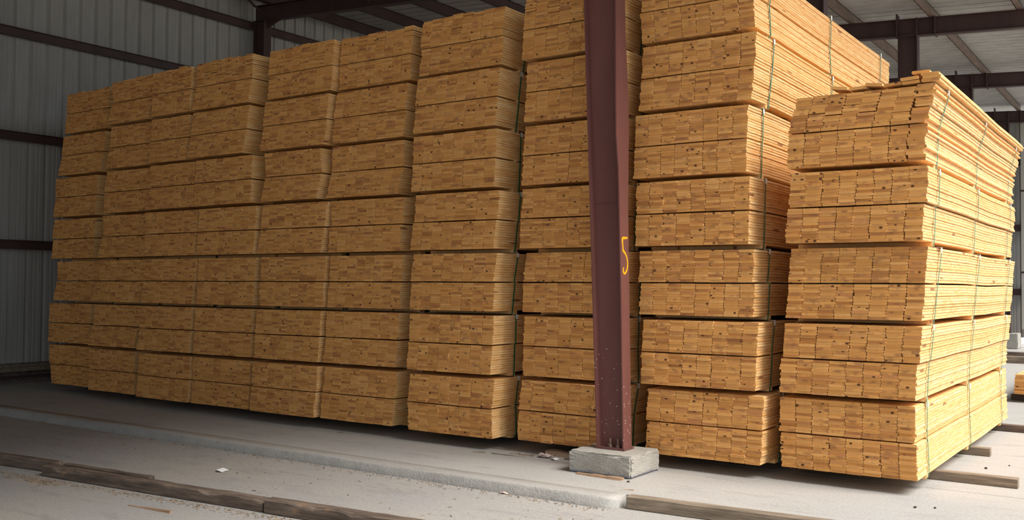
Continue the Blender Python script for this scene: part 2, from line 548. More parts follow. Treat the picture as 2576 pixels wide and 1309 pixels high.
def slope_box(mb, x0, x1, y0, y1, d0, d1):
    """box following the roof slope, d0..d1 above the rafter underside"""
    v = [(x0, y0, zr(x0) + d0), (x1, y0, zr(x1) + d0), (x1, y1, zr(x1) + d0), (x0, y1, zr(x0) + d0),
         (x0, y0, zr(x0) + d1), (x1, y0, zr(x1) + d1), (x1, y1, zr(x1) + d1), (x0, y1, zr(x0) + d1)]
    return mb.add(v, [(3, 2, 1, 0), (4, 5, 6, 7), (0, 1, 5, 4), (1, 2, 6, 5), (2, 3, 7, 6), (3, 0, 4, 7)])
CX = -4.395
for fy in FRAMES:
    mb = MB()
    xl, xr = WALL_X + 0.15, ROOF_R - 0.1
    slope_box(mb, xl, xr, fy - 0.005, fy + 0.005, 0.0, RAFTER_D)
    slope_box(mb, xl, xr, fy - 0.08, fy + 0.08, 0.0, 0.014)
    slope_box(mb, xl, xr, fy - 0.08, fy + 0.08, RAFTER_D - 0.014, RAFTER_D)
    ra = mb.build('rafter', FRAME_PAINT, roof)
    for dx, h in ((-0.20, 0.10), (0.17, 0.0), (0.50, 0.0)):
        e = MB()
        slope_box(e, CX + dx - 0.012, CX + dx + 0.012, fy - 0.11, fy + 0.09, -0.03, RAFTER_D + h)
        for q in (0.06, 0.28):
            slope_box(e, CX + dx - 0.03, CX + dx + 0.03, fy - 0.10, fy - 0.075, q - 0.014, q + 0.014)
        e.build('end_plate', FRAME_PAINT, ra)
    # haunch at the wall column
    x0 = WALL_X + 0.2
    h = MB()
    v = [(x0, fy - 0.006, zr(x0) - 0.30), (x0, fy + 0.006, zr(x0) - 0.30), (x0, fy - 0.006, zr(x0)), (x0, fy + 0.006, zr(x0)),
         (x0 + 0.75, fy - 0.006, zr(x0 + 0.75)), (x0 + 0.75, fy + 0.006, zr(x0 + 0.75))]
    h.add(v, [(0, 2, 4), (1, 5, 3), (0, 1, 3, 2), (0, 4, 5, 1), (2, 3, 5, 4)])
    h.build('haunch_plate', FRAME_PAINT, ra)
    # angle braces from the purlins down to the rafter
    for bx in (-16.0, -13.0):
        for sgn in (-1, 1):
            b = MB()
            b.tube([(bx, fy + sgn * 0.75, zr(bx) + RAFTER_D + 0.05), (bx, fy + sgn * 0.03, zr(bx) + 0.02)], 0.022, 4)
            b.build('flange_brace', FRAME_PAINT, ra)

# ------------------------------------------------------------------ columns of the middle line
def far_column(fy, label, base=0.0):
    t = thing('steel_column', label, 'column', (CX, fy, 0), group='brown steel columns behind the stacks')
    top = zr(CX) + 0.01
    tf = 0.016
    MB().box(-0.165, 0.165, -0.006, 0.006, base + 0.02, top).build('web', FRAME_PAINT, t)
    MB().box(-0.18, -0.165, -0.1, 0.1, base + 0.02, top).build('flange', FRAME_PAINT, t)
    MB().box(0.165, 0.18, -0.1, 0.1, base + 0.02, top).build('flange', FRAME_PAINT, t)
    MB().box(-0.2, 0.2, -0.12, 0.12, base, base + 0.02).build('base_plate', FRAME_PAINT, t)
    MB().box(-0.165, 0.165, -0.025, -0.006, top - 0.09, top - 0.07).build('stiffener', FRAME_PAINT, t)
    return t
far_column(FRAMES[3], 'brown steel column just behind the top of the tall stack right of the numbered column')
far_column(FRAMES[4], 'wide brown steel column rising behind the short right stack under the nearer crossbeam')
far_column(FRAMES[5], 'brown steel column behind the short right stack under the second crossbeam')
far_column(FRAMES[6], 'farthest brown steel column standing against the ribbed end wall', 0.45)

def pier_mesh(name, sx, sy, sz, seed, mat, cuts=9):
    bm = bmesh.new()
    bmesh.ops.create_cube(bm, size=1.0)
    for v in bm.verts:
        v.co = Vector((v.co.x * sx, v.co.y * sy, (v.co.z + 0.5) * sz))
    bmesh.ops.bevel(bm, geom=list(bm.edges), offset=0.016, segments=2, affect='EDGES')
    bmesh.ops.subdivide_edges(bm, edges=[e for e in bm.edges if e.calc_length() > 0.08], cuts=cuts, use_grid_fill=True)
    rr = random.Random(seed)
    for v in bm.verts:
        if v.co.z > 0.012:
            ex = abs(abs(v.co.x) - sx / 2) < 0.03 or 0
            ez = abs(v.co.z - sz) < 0.03
            ey = abs(abs(v.co.y) - sy / 2) < 0.03
            k = 0.0055 if (ex + ez + ey) >= 2 else 0.0006
            v.co += Vector((rr.uniform(-1, 1), rr.uniform(-1, 1), rr.uniform(-1.2, 0.3))) * k
    me = bpy.data.meshes.new(name)
    bm.to_mesh(me); bm.free()
    me.materials.append(mat)
    return me
o = link('concrete_pier', pier_mesh('concrete_pier', 0.7, 0.7, 0.45, 5, PIER_MAT, 3))
o.location = (CX + 0.05, FRAMES[6], 0.0)
tag(o, 'grey concrete pier under the farthest column by the end wall', 'pier')

p = link('concrete_pier', pier_mesh('concrete_pier', 0.648, 0.57, 0.20, 3, PIER_MAT))
p.location = (-4.377, 7.995, 0.0)
tag(p, 'chipped square concrete pier under the maroon column marked 5', 'pier')

# the numbered column in front of the stacks, leaning a little to the left
KX, KY, KZ = -4.395, 8.03, 0.20
col5 = thing('steel_column', 'maroon steel column with an orange 5 standing on the square concrete pier', 'column', (KX, KY, KZ))
TOPZ = zr(KX) - KZ
def lx(z):                        # left flange leans more than the right one: the section widens upward
    return -0.038 * max(0.0, z)
def rx(z):
    return -0.0215 * max(0.0, z)
DEP, BF = 0.285, 0.165
zz = [0.02, 0.7, 1.37, 1.8, 2.26, 2.45, 2.61, 2.68, 2.75, 2.83, 2.91, 3.1, 3.3, 3.6, 3.94, 4.23, 5.0, TOPZ]
FLANGE = [(0.0, -0.085, 0.075), (1.37, -0.083, 0.075), (2.26, -0.090, 0.080), (2.61, -0.097, 0.098), (2.75, -0.112, 0.104),
          (2.91, -0.126, 0.117), (3.3, -0.122, 0.122), (3.94, -0.101, 0.085), (4.23, -0.096, 0.085), (9.0, -0.096, 0.085)]
def flange_edge(z, k):            # the right flange is bent: its edges bulge halfway up
    for p0, p1 in zip(FLANGE, FLANGE[1:]):
        if z <= p1[0]:
            t = (z - p0[0]) / (p1[0] - p0[0])
            return p0[k] + (p1[k] - p0[k]) * t
def front_y(z):
    return flange_edge(z, 1)
def back_y(z):
    return flange_edge(z, 2)
def strip(x0, x1, fy, by, a=lx, b=lx):
    return [[(x0 + a(z), fy(z), z), (x1 + b(z), fy(z), z), (x1 + b(z), by(z), z), (x0 + a(z), by(z), z)] for z in zz]
MB().sweep(strip(-DEP / 2 + 0.012, DEP / 2 - 0.012, lambda z: -0.006, lambda z: 0.006, lx, rx)).build('web', MAROON_SPECK, col5)
MB().sweep(strip(-DEP / 2, -DEP / 2 + 0.013, lambda z: -BF / 2, lambda z: BF / 2)).build('flange', MAROON_SPECK, col5)
MB().sweep(strip(DEP / 2 - 0.013, DEP / 2, front_y, back_y, rx, rx)).build('flange', MAROON_SPECK, col5)
MB().box(-DEP / 2 - 0.012, DEP / 2 + 0.012, -BF / 2 - 0.012, BF / 2 + 0.012, 0.0, 0.02).build('base_plate', MAROON, col5)
zw = 2.29
MB().box(-DEP / 2 + 0.013 + lx(zw), DEP / 2 - 0.013 + rx(zw), -0.011, -0.006, zw, zw + 0.009).build('weld_bead', MAROON, col5)
for bx in (-0.015, 0.065):
    for by in (-0.05, 0.05):
        b = MB()
        b.tube([(bx, by, 0.02), (bx, by, 0.10)], 0.010, 8)
        b.tube([(bx, by, 0.02), (bx, by, 0.042)], 0.020, 6)
        b.build('anchor_bolt', RUST, col5)
# hand-painted 5 on the right flange
five = [(0.059, 1.965, 9), (0.006, 1.963, 14), (-0.040, 1.957, 15), (-0.044, 1.918, 11), (-0.036, 1.881, 10), (-0.033, 1.844, 13), (-0.012, 1.832, 14),
        (0.023, 1.802, 11), (0.044, 1.759, 10), (0.050, 1.716, 10), (0.034, 1.665, 12), (-0.009, 1.630, 13), (-0.037, 1.652, 11), (-0.028, 1.689, 8)]
dense = []
for i in range(len(five) - 1):
    p0, p1, p2, p3 = five[max(i - 1, 0)], five[i], five[i + 1], five[min(i + 2, len(five) - 1)]
    for k in range(4):
        t = k / 4
        dense.append(tuple(0.5 * (2 * p1[c] + (p2[c] - p0[c]) * t + (2 * p0[c] - 5 * p1[c] + 4 * p2[c] - p3[c]) * t * t
                                  + (3 * p1[c] - p0[c] - 3 * p2[c] + p3[c]) * t ** 3) for c in range(3)))
dense.append(five[-1])
rings = []
for i, (py, pz, w) in enumerate(dense):
    a, b = dense[max(i - 1, 0)], dense[min(i + 1, len(dense) - 1)]
    d = Vector((b[0] - a[0], b[1] - a[1])).normalized()
    nx, nz = -d.y * w * 0.001, d.x * w * 0.001 * 0.8
    x0 = DEP / 2 + rx(pz)
    rings.append([(x0 - 0.0004, py + nx, pz + nz), (x0 - 0.0004, py - nx, pz - nz), (x0 + 0.0012, py - nx, pz - nz), (x0 + 0.0012, py + nx, pz + nz)])
num = MB().sweep(rings).build('painted_number', ORANGE, col5)
num['label'] = 'orange hand-painted number 5'

# ------------------------------------------------------------------ lumber packs
BW, BT, BL = 0.1397, 0.0245, 4.88          # one board
PITCH, LAYERS = 0.0249, 12
HALF, STRIP, BEARER = LAYERS * PITCH, 0.0130, 0.037
PACK = 0.658
DUNNAGE = 0.086
SUPPORT_Y = (0.40, 2.28, 4.38)

def board_mesh(name, bend=None, segs=1, length=BL):
    c = 0.0043
    x, z = BW / 2, BT / 2
    prof = [(-x + c, -z), (x - c, -z), (x, -z + c), (x, z - c), (x - c, z), (-x + c, z), (-x, z - c), (-x, -z + c)]
    rings = []
    for i in range(segs + 1):
        y = length * i / segs
        dz = bend(y) if bend else 0.0
        rings.append([(px, y, pz + dz) for px, pz in prof])
    return MB().sweep(rings, 0, 1).mesh(name, [PINE_SIDE, PINE_END])

BOARD = board_mesh('board')
def bend_fn(seed):
    r = random.Random(seed)
    a, b, ph, ph2, e = r.uniform(0.004, 0.009), r.uniform(0.002, 0.004), r.uniform(0, 6.28), r.uniform(0, 6.28), r.uniform(-0.010, 0.0)
    def f(y):
        t = y / BL
        s = a * math.sin(2 * math.pi * t + ph) + b * math.sin(4.2 * math.pi * t + ph2) + e * max(0.0, (t - 0.88) / 0.12) ** 2
        s0 = a * math.sin(ph) + b * math.sin(ph2)
        return s - s0 * max(0.0, 1 - t / 0.08)
    return f
BENDS = [bend_fn(40 + i) for i in range(5)]
BENT = [board_mesh('board', f, 8) for f in BENDS]
BEARERS, STRIPS = {}, {}
def bearer_mesh(w):
    k = round(w, 2)
    if k not in BEARERS:
        BEARERS[k] = MB().box(0, k, -0.045, 0.045, 0.0, BEARER).mesh('bearer', PINE_SIDE)
        STRIPS[k] = MB().box(0, k, -0.02, 0.02, 0.0, STRIP).mesh('spacer_strip', PINE_SIDE)
    return BEARERS[k], STRIPS[k]
PROTECTOR = MB().add([(-0.055, -0.019, 0.0), (0.0, -0.019, 0.0), (0.0, -0.019, -0.045), (0.0025, -0.019, -0.045), (0.0025, -0.019, 0.0025), (-0.055, -0.019, 0.0025),
                      (-0.055, 0.019, 0.0), (0.0, 0.019, 0.0), (0.0, 0.019, -0.045), (0.0025, 0.019, -0.045), (0.0025, 0.019, 0.0025), (-0.055, 0.019, 0.0025)],
                     [(0, 1, 2, 3, 4, 5), (11, 10, 9, 8, 7, 6), (0, 6, 7, 1), (1, 7, 8, 2), (2, 8, 9, 3), (3, 9, 10, 4), (4, 10, 11, 5), (5, 11, 6, 0)]).mesh('edge_protector', WHITE_PLASTIC)

def strap_obj(parent, loop, y, tilt=0.0):
    """flat band round the pack; loop is a list of (x, z) outside the boards"""
    w, th = 0.010, 0.0022
    cx = sum(p[0] for p in loop) / len(loop); cz = sum(p[1] for p in loop) / len(loop)
    n = len(loop)
    v = []
    for (x, z) in loop:
        d = Vector((x - cx, z - cz))
        ox = th if d.x > 0 else -th
        oz = th if z > loop[0][1] + 0.3 else -th
        yy = y + tilt * (z - cz)
        v += [(x, yy - w, z), (x, yy + w, z), (x + ox, yy + w, z + oz * 0.3), (x + ox, yy - w, z + oz * 0.3)]
    f = []
    for i in range(n):
        j = (i + 1) % n
        for k in range(4):
            f.append((i * 4 + k, i * 4 + (k + 1) % 4, j * 4 + (k + 1) % 4, j * 4 + k))
    return MB().add(v, f).build('strap', STRAP_MAT, parent)

def put_board(parent, mesh, x, y, z, ry=0.0, rz=0.0):
    o = bpy.data.objects.new('board', mesh)
    o.parent = parent
    o.location = (x, y, z)
    o.scale = (1, 1, random.uniform(0.97, 1.0))
    if ry or rz:
        o.rotation_euler = (0, ry, rz)
    COL.objects.link(o)
    return o

def build_pack(label, loc, xs, ncol=8, mesh=(BOARD, BOARD), loose=False, halves=2, seed=0, ragged=False, bend=None, straps=SUPPORT_Y, group='strapped packs of pine boards in the long row'):
    """xs: per half (left x at its bottom, left x at its top), relative to loc.x; loc.z is the underside of the bearers"""
    r = random.Random(seed)
    t = thing('lumber_pack', label, 'lumber pack', loc, group=group)
    z = BEARER
    right = []
    wid = ncol * 0.1425
    bm_, sm_ = bearer_mesh(wid)
    for sy in SUPPORT_Y:
        o = link('bearer', bm_, t)
        o.location = (min(xs[0]), sy, bend(sy) if bend else 0)
    for h in range(halves):
        xb, xt = xs[h]
        if h == 1:
            for sy in SUPPORT_Y:
                o = link('spacer_strip', sm_, t)
                o.location = (xs[0][1], sy, z + (bend(sy) if bend else 0))
            z += STRIP
        ph, am = r.uniform(0, 6.28), r.uniform(0.0005, 0.0018)
        colgap = [am * (1 + math.sin(ph + c * r.uniform(0.5, 1.0))) for c in range(ncol)]
        colx = [r.gauss(0.001, 0.0016) for c in range(ncol)]
        drift = 0.0
        for l in range(LAYERS):
            f = l / (LAYERS - 1)
            drift = drift * 0.5 + r.gauss(0, 0.0032)
            xl = xb + (xt - xb) * f + drift
            for c in range(ncol):
                x = xl + c * 0.1425 + colx[c] + r.gauss(0, 0.0016) + (r.uniform(-0.007, 0.007) if r.random() < 0.07 else 0.0)
                yj = r.gauss(0, 0.003)
                if r.random() < 0.05:
                    yj += r.uniform(-0.014, 0.016)
                if loose and h == halves - 1 and l > 2 and r.random() < 0.13:
                    colgap[c] = min(colgap[c] + r.uniform(0.002, 0.010), 0.026)
                rag = r.uniform(-0.012, 0.020) if (ragged and c == ncol - 1) else 0.0
                put_board(t, mesh[h], x + BW / 2 + rag, yj, z + l * PITCH + PITCH / 2 + colgap[c], 0.0, r.gauss(0, 0.0004))
        z += HALF
    for sy in straps:
        pr = 0.011
        loop = [(min(xs[0]) - 0.004, -0.0005), (xs[0][0] - pr, BEARER)]
        zt = BEARER + HALF
        loop.append((xs[0][1] - pr, zt))
        if halves == 2:
            loop += [(xs[1][0] - pr, zt + STRIP), (xs[1][1] - pr, zt + STRIP + HALF - 0.004)]
        ztop = z + 0.002 + (0.026 if loose else 0.002)
        xt = xs[halves - 1][1]
        loop += [(xt - pr, ztop), (xt + wid + pr, ztop)]
        if halves == 2:
            loop += [(xs[1][1] + wid + pr, zt + STRIP + HALF - 0.03), (xs[1][0] + wid + pr, zt + STRIP)]
        loop += [(xs[0][1] + wid + pr, zt), (xs[0][0] + wid + pr, BEARER + 0.01), (min(xs[0]) + wid + 0.004, -0.0005)]
        sy += r.uniform(-0.06, 0.06)
        if bend:
            loop = [(q[0], q[1] + bend(sy)) for q in loop]
            ztop += bend(sy)
        s = strap_obj(t, loop, sy, r.uniform(-0.03, 0.05))
        e = link('edge_protector', PROTECTOR, s)
        e.location = (xt + wid + pr + 0.0015, sy + 0.01, ztop + 0.001)
        e = link('edge_protector', PROTECTOR, s)
        e.location = (xt - pr - 0.0015, sy, ztop + 0.001); e.rotation_euler = (0, 0, math.pi)
    return t

# per stack: front face (bottom, top) along y; left edges in metres of every half pack, bottom to top
STACKS = [
    (8.53, 8.53, [(-14.799, -14.844), (-14.879, -14.890), (-14.857, -14.845), (-14.845, -14.833), (-14.800, -14.720), (-14.697, -14.697), (-14.823, -14.777), (-14.800, -14.765), (-14.790, -14.743), (-14.732, -14.731), (-14.710, -14.607), (-14.608, -14.562), (-14.563, -14.518), (-14.518, -14.498)]),
    (8.38, 8.38, [(-13.487, -13.471), (-13.476, -13.481), (-13.550, -13.461), (-13.420, -13.393), (-13.414, -13.321), (-13.266, -13.250), (-13.367, -13.265), (-13.245, -13.254), (-13.237, -13.221), (-13.221, -13.170), (-13.207, -13.115), (-13.105, -13.074), (-13.174, -13.053), (-13.023, -13.052)]),
    (8.26, 8.36, [(-12.121, -12.083), (-12.074, -12.069), (-12.145, -12.089), (-12.089, -12.079), (-12.151, -12.094), (-12.067, -12.048), (-12.095, -12.044), (-12.026, -12.043), (-12.028, -12.000), (-12.000, -11.999), (-12.082, -12.043), (-12.016, -12.006), (-12.014, -11.994), (-11.995, -11.975)]),
    (8.24, 8.34, [(-10.904, -10.887), (-10.887, -10.878), (-10.893, -10.875), (-10.875, -10.866), (-10.900, -10.882), (-10.878, -10.865), (-10.874, -10.854), (-10.842, -10.823), (-10.973, -10.961), (-10.962, -10.939), (-11.159, -11.081), (-11.081, -11.037), (-11.109, -11.031), (-11.022, -11.008)]),
    (8.2, 8.38, [(-9.677, -9.646), (-9.635, -9.630), (-9.664, -9.641), (-9.634, -9.610), (-9.625, -9.624), (-9.609, -9.593), (-9.684, -9.623), (-9.616, -9.578), (-9.650, -9.570), (-9.556, -9.588), (-9.707, -9.646), (-9.654, -9.622), (-9.640, -9.608), (-9.624, -9.595)]),
    (8.22, 8.44, [(-8.475, -8.454), (-8.431, -8.403), (-8.471, -8.420), (-8.426, -8.405), (-8.436, -8.414), (-8.408, -8.386), (-8.442, -8.437), (-8.404, -8.408), (-8.542, -8.466), (-8.456, -8.451), (-8.474, -8.445), (-8.452, -8.406), (-8.439, -8.437), (-8.424, -8.395)]),
    (8.15, 8.37, [(-7.037, -7.055), (-7.055, -7.021), (-7.068, -7.054), (-7.043, -7.035), (-7.079, -7.057), (-7.068, -7.029), (-7.095, -7.058), (-7.047, -7.022), (-7.114, -7.098), (-7.098, -7.084), (-7.139, -7.105), (-7.108, -7.077), (-7.108, -7.077), (-7.097, -7.057)]),
    (8.32, 8.34, [(-5.677, -5.669), (-5.669, -5.625), (-5.635, -5.638), (-5.638, -5.625), (-5.648, -5.641), (-5.636, -5.604), (-5.666, -5.664), (-5.656, -5.636), (-5.684, -5.664), (-5.662, -5.636), (-5.652, -5.630), (-5.635, -5.612), (-5.685, -5.657), (-5.663, -5.635)]),
    (8.38, 8.42, [(-4.257, -4.237), (-4.246, -4.226), (-4.305, -4.289), (-4.293, -4.269), (-4.328, -4.316), (-4.337, -4.319), (-4.368, -4.360), (-4.360, -4.353), (-4.399, -4.392), (-4.387, -4.380), (-4.353, -4.324), (-4.320, -4.304), (-4.333, -4.347), (-4.338, -4.331)]),
    (8.45, 8.38, [(-2.962, -2.972), (-2.976, -2.972), (-2.962, -2.950), (-2.935, -2.910), (-2.917, -2.891), (-2.891, -2.862), (-2.897, -2.883), (-2.858, -2.850), (-2.885, -2.871), (-2.869, -2.792)]),
] 
WHERE = ['in stack next to corrugated wall', 'in second stack from corrugated wall', 'in third stack from corrugated wall',
         'in fourth stack from corrugated wall', 'in fifth stack from corrugated wall', 'in sixth stack from corrugated wall',
         'in seventh stack from corrugated wall', 'in stack just left of maroon column', 'in stack just right of maroon column',
         'in short stack at row end']
NARROW = {(2, 4): 7, (2, 5): 6, (2, 6): 6, (1, 5): 7, (1, 6): 7, (4, 4): 7}     # packs fewer boards wide
ORD = ['lowest', 'second from floor', 'third from floor', 'fourth from floor', 'fifth from floor', 'sixth from floor', 'topmost']
for k, (y0, y1, rows) in enumerate(STACKS):
    npk = len(rows) // 2
    for p in range(npk):
        r = random.Random(100 * k + p)
        x0 = rows[2 * p][0]
        xs = [(rows[2 * p + h][0] - x0, rows[2 * p + h][1] - x0) for h in (0, 1)]
        yy = y0 + (y1 - y0) * p / 6 + r.uniform(-0.025, 0.025)
        top = p == npk - 1
        if k >= 6:
            i = k - 6
            ms, bd = (BENT[i], BENT[i]), BENDS[i]
        else:
            ms, bd = (BOARD, BOARD), None
        word = 'topmost' if top else ORD[p]
        short_top = top and k == 9
        t = build_pack('strapped pack of yellow pine boards, ' + word + ', ' + WHERE[k],
                       (x0, yy, DUNNAGE + 0.002 + p * PACK), xs, NARROW.get((k, p), 8), ms, loose=top, ragged=short_top, bend=bd, seed=1000 + 10 * k + p)
        if short_top:
            # uneven, partly slid boards on the top of the short stack
            zt = BEARER + 2 * HALF + STRIP + 0.030
            xa = xs[1][1]
            def extra(c, lift, dx=0.0, ry=0.0, dy=0.0):
                put_board(t, ms[1], xa + 0.006 + (c + 0.5) * 0.1425 + dx, dy, zt + BT / 2 + lift, ry)
            extra(2, 0.012, 0.004, 0.15, -0.02)
            extra(3, 0.000, 0.010, -0.03)
            extra(4, 0.013, 0.004, 0.13, -0.01)
            extra(5, 0.000, 0.010, -0.05)
            extra(6, 0.000, 0.012, -0.03)
            extra(6, 0.029, 0.004, -0.05, -0.02)
            for q, (dx, ry) in enumerate([(0.024, 0.0), (0.034, 0.0), (0.020, 0.01)]):
                extra(7, 0.001 + q * 0.0258, dx, ry, -0.012)
            extra(6, 0.001 + 3 * 0.0258, 0.088, 0.0, 0.01)

# low pack lying behind the short stack, seen past its right end
build_pack('low single-layer pack of pine boards lying past the short stack, at right edge', (-2.16, 16.5, DUNNAGE + 0.002), [(0.0, 0.01)], 8, (BOARD, BOARD), halves=1, seed=5, group='low packs of boards behind the row')

# ------------------------------------------------------------------ dunnage under the stacks
def timber_mesh(name, length, w, h, mat, seed, chips=(), wob=0.004):
    """sawn timber along local x, slightly worn; chips: (x, size) corners broken off"""
    r = random.Random(seed)
    n = max(3, int(length / 0.12))
    rings = []
    for i in range(n + 1):
        x = length * i / n
        d = [r.uniform(-wob, wob) for _ in range(6)]
        cut = 0.0
        for cx_, cs in chips:
            cut = max(cut, cs * max(0.0, 1 - abs(x - cx_) / 0.14))
        c = 0.007 + abs(d[4]) * 0.6
        rings.append([(x, c + 0, 0), (x, w, 0), (x, w + d[1] * 0.5, h - c + d[2]), (x, w - c, h + d[2] * 0.5),
                      (x, c + cut + abs(d[3]), h + d[3] * 0.5 - cut * 0.3), (x, d[0] * 0.5, h - c - cut), (x, d[0] * 0.3, c)])
    return MB().sweep(rings).mesh(name, mat)

def timber(name, p0, p1, z, w, h, mat, label, cat, seed, group=None, chips=(), wob=0.004):
    d = Vector((p1[0] - p0[0], p1[1] - p0[1]))
    o = link(name, timber_mesh(name, d.length, w, h, mat, seed, chips, wob))
    o.location = (p0[0], p0[1], z)
    o.rotation_euler = (0, 0, math.atan2(d.y, d.x))
    return tag(o, label, cat, group)

G = 'timbers carrying the stacks'
DH = DUNNAGE
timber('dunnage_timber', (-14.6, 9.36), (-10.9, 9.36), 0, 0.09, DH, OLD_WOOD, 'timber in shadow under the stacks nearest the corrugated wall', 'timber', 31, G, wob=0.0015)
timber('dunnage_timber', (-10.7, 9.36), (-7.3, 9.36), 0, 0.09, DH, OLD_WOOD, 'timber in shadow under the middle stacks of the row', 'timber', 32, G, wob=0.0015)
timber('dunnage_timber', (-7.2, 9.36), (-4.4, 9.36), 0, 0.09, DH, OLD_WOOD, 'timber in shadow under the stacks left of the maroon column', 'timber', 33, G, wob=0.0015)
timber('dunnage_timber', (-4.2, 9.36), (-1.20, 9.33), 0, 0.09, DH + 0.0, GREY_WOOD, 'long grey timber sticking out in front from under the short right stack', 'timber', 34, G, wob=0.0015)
timber('dunnage_timber', (-4.2, 10.98), (-1.66, 10.95), 0, 0.09, DH, GREY_WOOD, 'short grey timber end showing under the middle of the short right stack', 'timber', 35, G, wob=0.0015)
timber('dunnage_timber', (-4.2, 13.12), (-0.9, 12.98), 0, 0.09, DH, OLD_WOOD, 'brown timber sticking out under the far end of the short right stack', 'timber', 36, G, wob=0.0015)
for i, sy in enumerate((16.9, 18.78, 20.88)):
    timber('dunnage_timber', (-2.25, sy - 0.045), (-0.9, sy - 0.045), 0, 0.09, DH, OLD_WOOD,
           ['front', 'middle', 'rear'][i] + ' timber under the low pack past the short stack', 'timber', 40 + i, G, wob=0.0015)

# timbers lying on the floor in front
timber('weathered_timber', (-11.2, 4.86), (-8.80, 5.12), LOW, 0.10, 0.105, OLD_WOOD, 'brown squared timber on the floor at the lower left edge', 'timber', 51, 'old timbers on the floor', wob=0.003)
timber('weathered_timber', (-8.76, 4.98), (-5.99, 5.21), LOW, 0.115, 0.100, OLD_WOOD, 'dark rotten timber on the floor with a broken orange corner', 'timber', 52, 'old timbers on the floor', chips=((0.30, 0.05), (2.2, 0.03), (2.75, 0.04)), wob=0.007)
timber('weathered_timber', (-8.70, 5.155), (-7.50, 5.245), LOW, 0.06, 0.100, OLD_WOOD, 'narrow split timber lying behind the dark rotten timber', 'timber', 53, 'old timbers on the floor', wob=0.007)
timber('weathered_timber', (-5.96, 5.20), (-3.6, 5.40), LOW, 0.115, 0.112, OLD_WOOD, 'worn timber on the floor running out of the bottom of the picture', 'timber', 54, 'old timbers on the floor', chips=((0.45, 0.035), (0.9, 0.03)), wob=0.006)
timber('weathered_timber', (-3.73, 7.03), (-1.75, 7.15), LOW, 0.10, 0.105, GREY_WOOD, 'grey knotty timber on the floor at the end of the concrete curb', 'timber', 55, 'old timbers on the floor', wob=0.003)

# ------------------------------------------------------------------ scraps and litter
def scrap(name, p0, p1, z, w, h, mat, label, cat='wood scrap', seed=1, taper=(0.3, 1.0), group='wood scraps on the floor'):
    r = random.Random(seed)
    p0, p1 = Vector((*p0, z)), Vector((*p1, z))
    d = (p1 - p0); L = d.length; d.normalize()
    nrm = Vector((-d.y, d.x, 0))
    rings = []
    for i in range(9):
        t = i / 8
        k = taper[0] + (taper[1] - taper[0]) * t
        k *= r.uniform(0.85, 1.1)
        c = p0 + d * L * t
        rings.append([c - nrm * w / 2 * k, c + nrm * w / 2 * k, c + nrm * w * 0.42 * k + Vector((0, 0, h * k)), c - nrm * w * 0.38 * k + Vector((0, 0, h * k * r.uniform(0.8, 1)))])
    o = link(name, MB().sweep([[tuple(q) for q in ring] for ring in rings]).mesh(name, mat))
    return tag(o, label, cat, group)
scrap('wood_stick', (-6.02, 8.32), (-5.70, 8.33), 0, 0.028, 0.012, GREY_WOOD, 'upper of two thin sticks on the floor left of the pier', seed=3)
scrap('wood_stick', (-5.42, 8.09), (-5.82, 8.06), 0, 0.026, 0.010, GREY_WOOD, 'lower of two thin sticks on the floor left of the pier', seed=4, taper=(0.25, 1.0))
scrap('wood_stick', (-6.05, 8.02), (-5.91, 8.06), 0, 0.03, 0.012, GREY_WOOD, 'short pointed stick left of the two thin sticks', seed=5)
scrap('wood_sliver', (-8.1, 8.14), (-8.02, 8.16), 0, 0.02, 0.008, GREY_WOOD, 'tiny stick on the floor below the sixth stack', seed=6)
scrap('board_offcut', (-5.35, 8.36), (-4.78, 8.33), 0, 0.09, 0.058, SCRAP_WOOD, 'reddish board offcut lying against the left side of the concrete pier', seed=7, taper=(1, 1))
scrap('board_offcut', (-5.06, 8.23), (-4.78, 8.20), 0, 0.05, 0.022, OLD_WOOD, 'dark wet offcut beside the paper left of the concrete pier', seed=8, taper=(0.6, 1))
scrap('bark_piece', (-4.58, 7.66), (-4.10, 7.64), 0, 0.10, 0.030, SCRAP_WOOD, 'long curved wood scrap lying in front of the concrete pier', seed=9, taper=(0.5, 0.75))
scrap('wood_sliver', (-3.93, 7.29), (-3.82, 7.32), 0, 0.014, 0.007, SCRAP_WOOD, 'small red splinter on the floor above the curb end', seed=10)
scrap('wood_sliver', (-7.05, 4.74), (-6.55, 4.78), LOW, 0.035, 0.022, SCRAP_WOOD, 'split orange wood piece on the floor below the dark timber', seed=12)
scrap('wood_sliver', (-6.72, 5.72), (-6.66, 5.72), LOW, 0.02, 0.006, OLD_WOOD, 'tiny dark chip on the floor above the dark timber', seed=13)

def paper(name, loc, sx, sy, rz, fold, label, mat, lift=0.012):
    rings = []
    for i in range(5):
        t = i / 4
        z = 0.001 + lift * math.sin(math.pi * min(1, t / fold) * 0.5) * (1 if t <= fold else (1 - (t - fold) / (1 - fold)) * 0.8 + 0.2)
        rings.append([(sx * (t - 0.5), -sy / 2, z), (sx * (t - 0.5), sy / 2, z + 0.004), (sx * (t - 0.5), sy / 2, z + 0.0055), (sx * (t - 0.5), -sy / 2, z + 0.0015)])
    o = link(name, MB().sweep(rings).mesh(name, mat))
    o.location = loc
    o.rotation_euler = (0, 0, rz)
    return tag(o, label, 'paper', 'paper litter on the floor')
paper('paper_scrap', (-7.62, 6.12, LOW), 0.09, 0.10, 0.2, 0.3, 'small folded white paper on the floor left of centre', PAPER_MAT, 0.022)
paper('paper_scrap', (-4.87, 6.92, LOW), 0.09, 0.05, 0.1, 0.6, 'small pale paper scrap at the foot of the curb', PINK_PAPER)
paper('paper_tag', (-5.12, 8.14, 0.0), 0.075, 0.06, -0.2, 0.5, 'white paper tag beside the concrete pier', PAPER_MAT, 0.015)
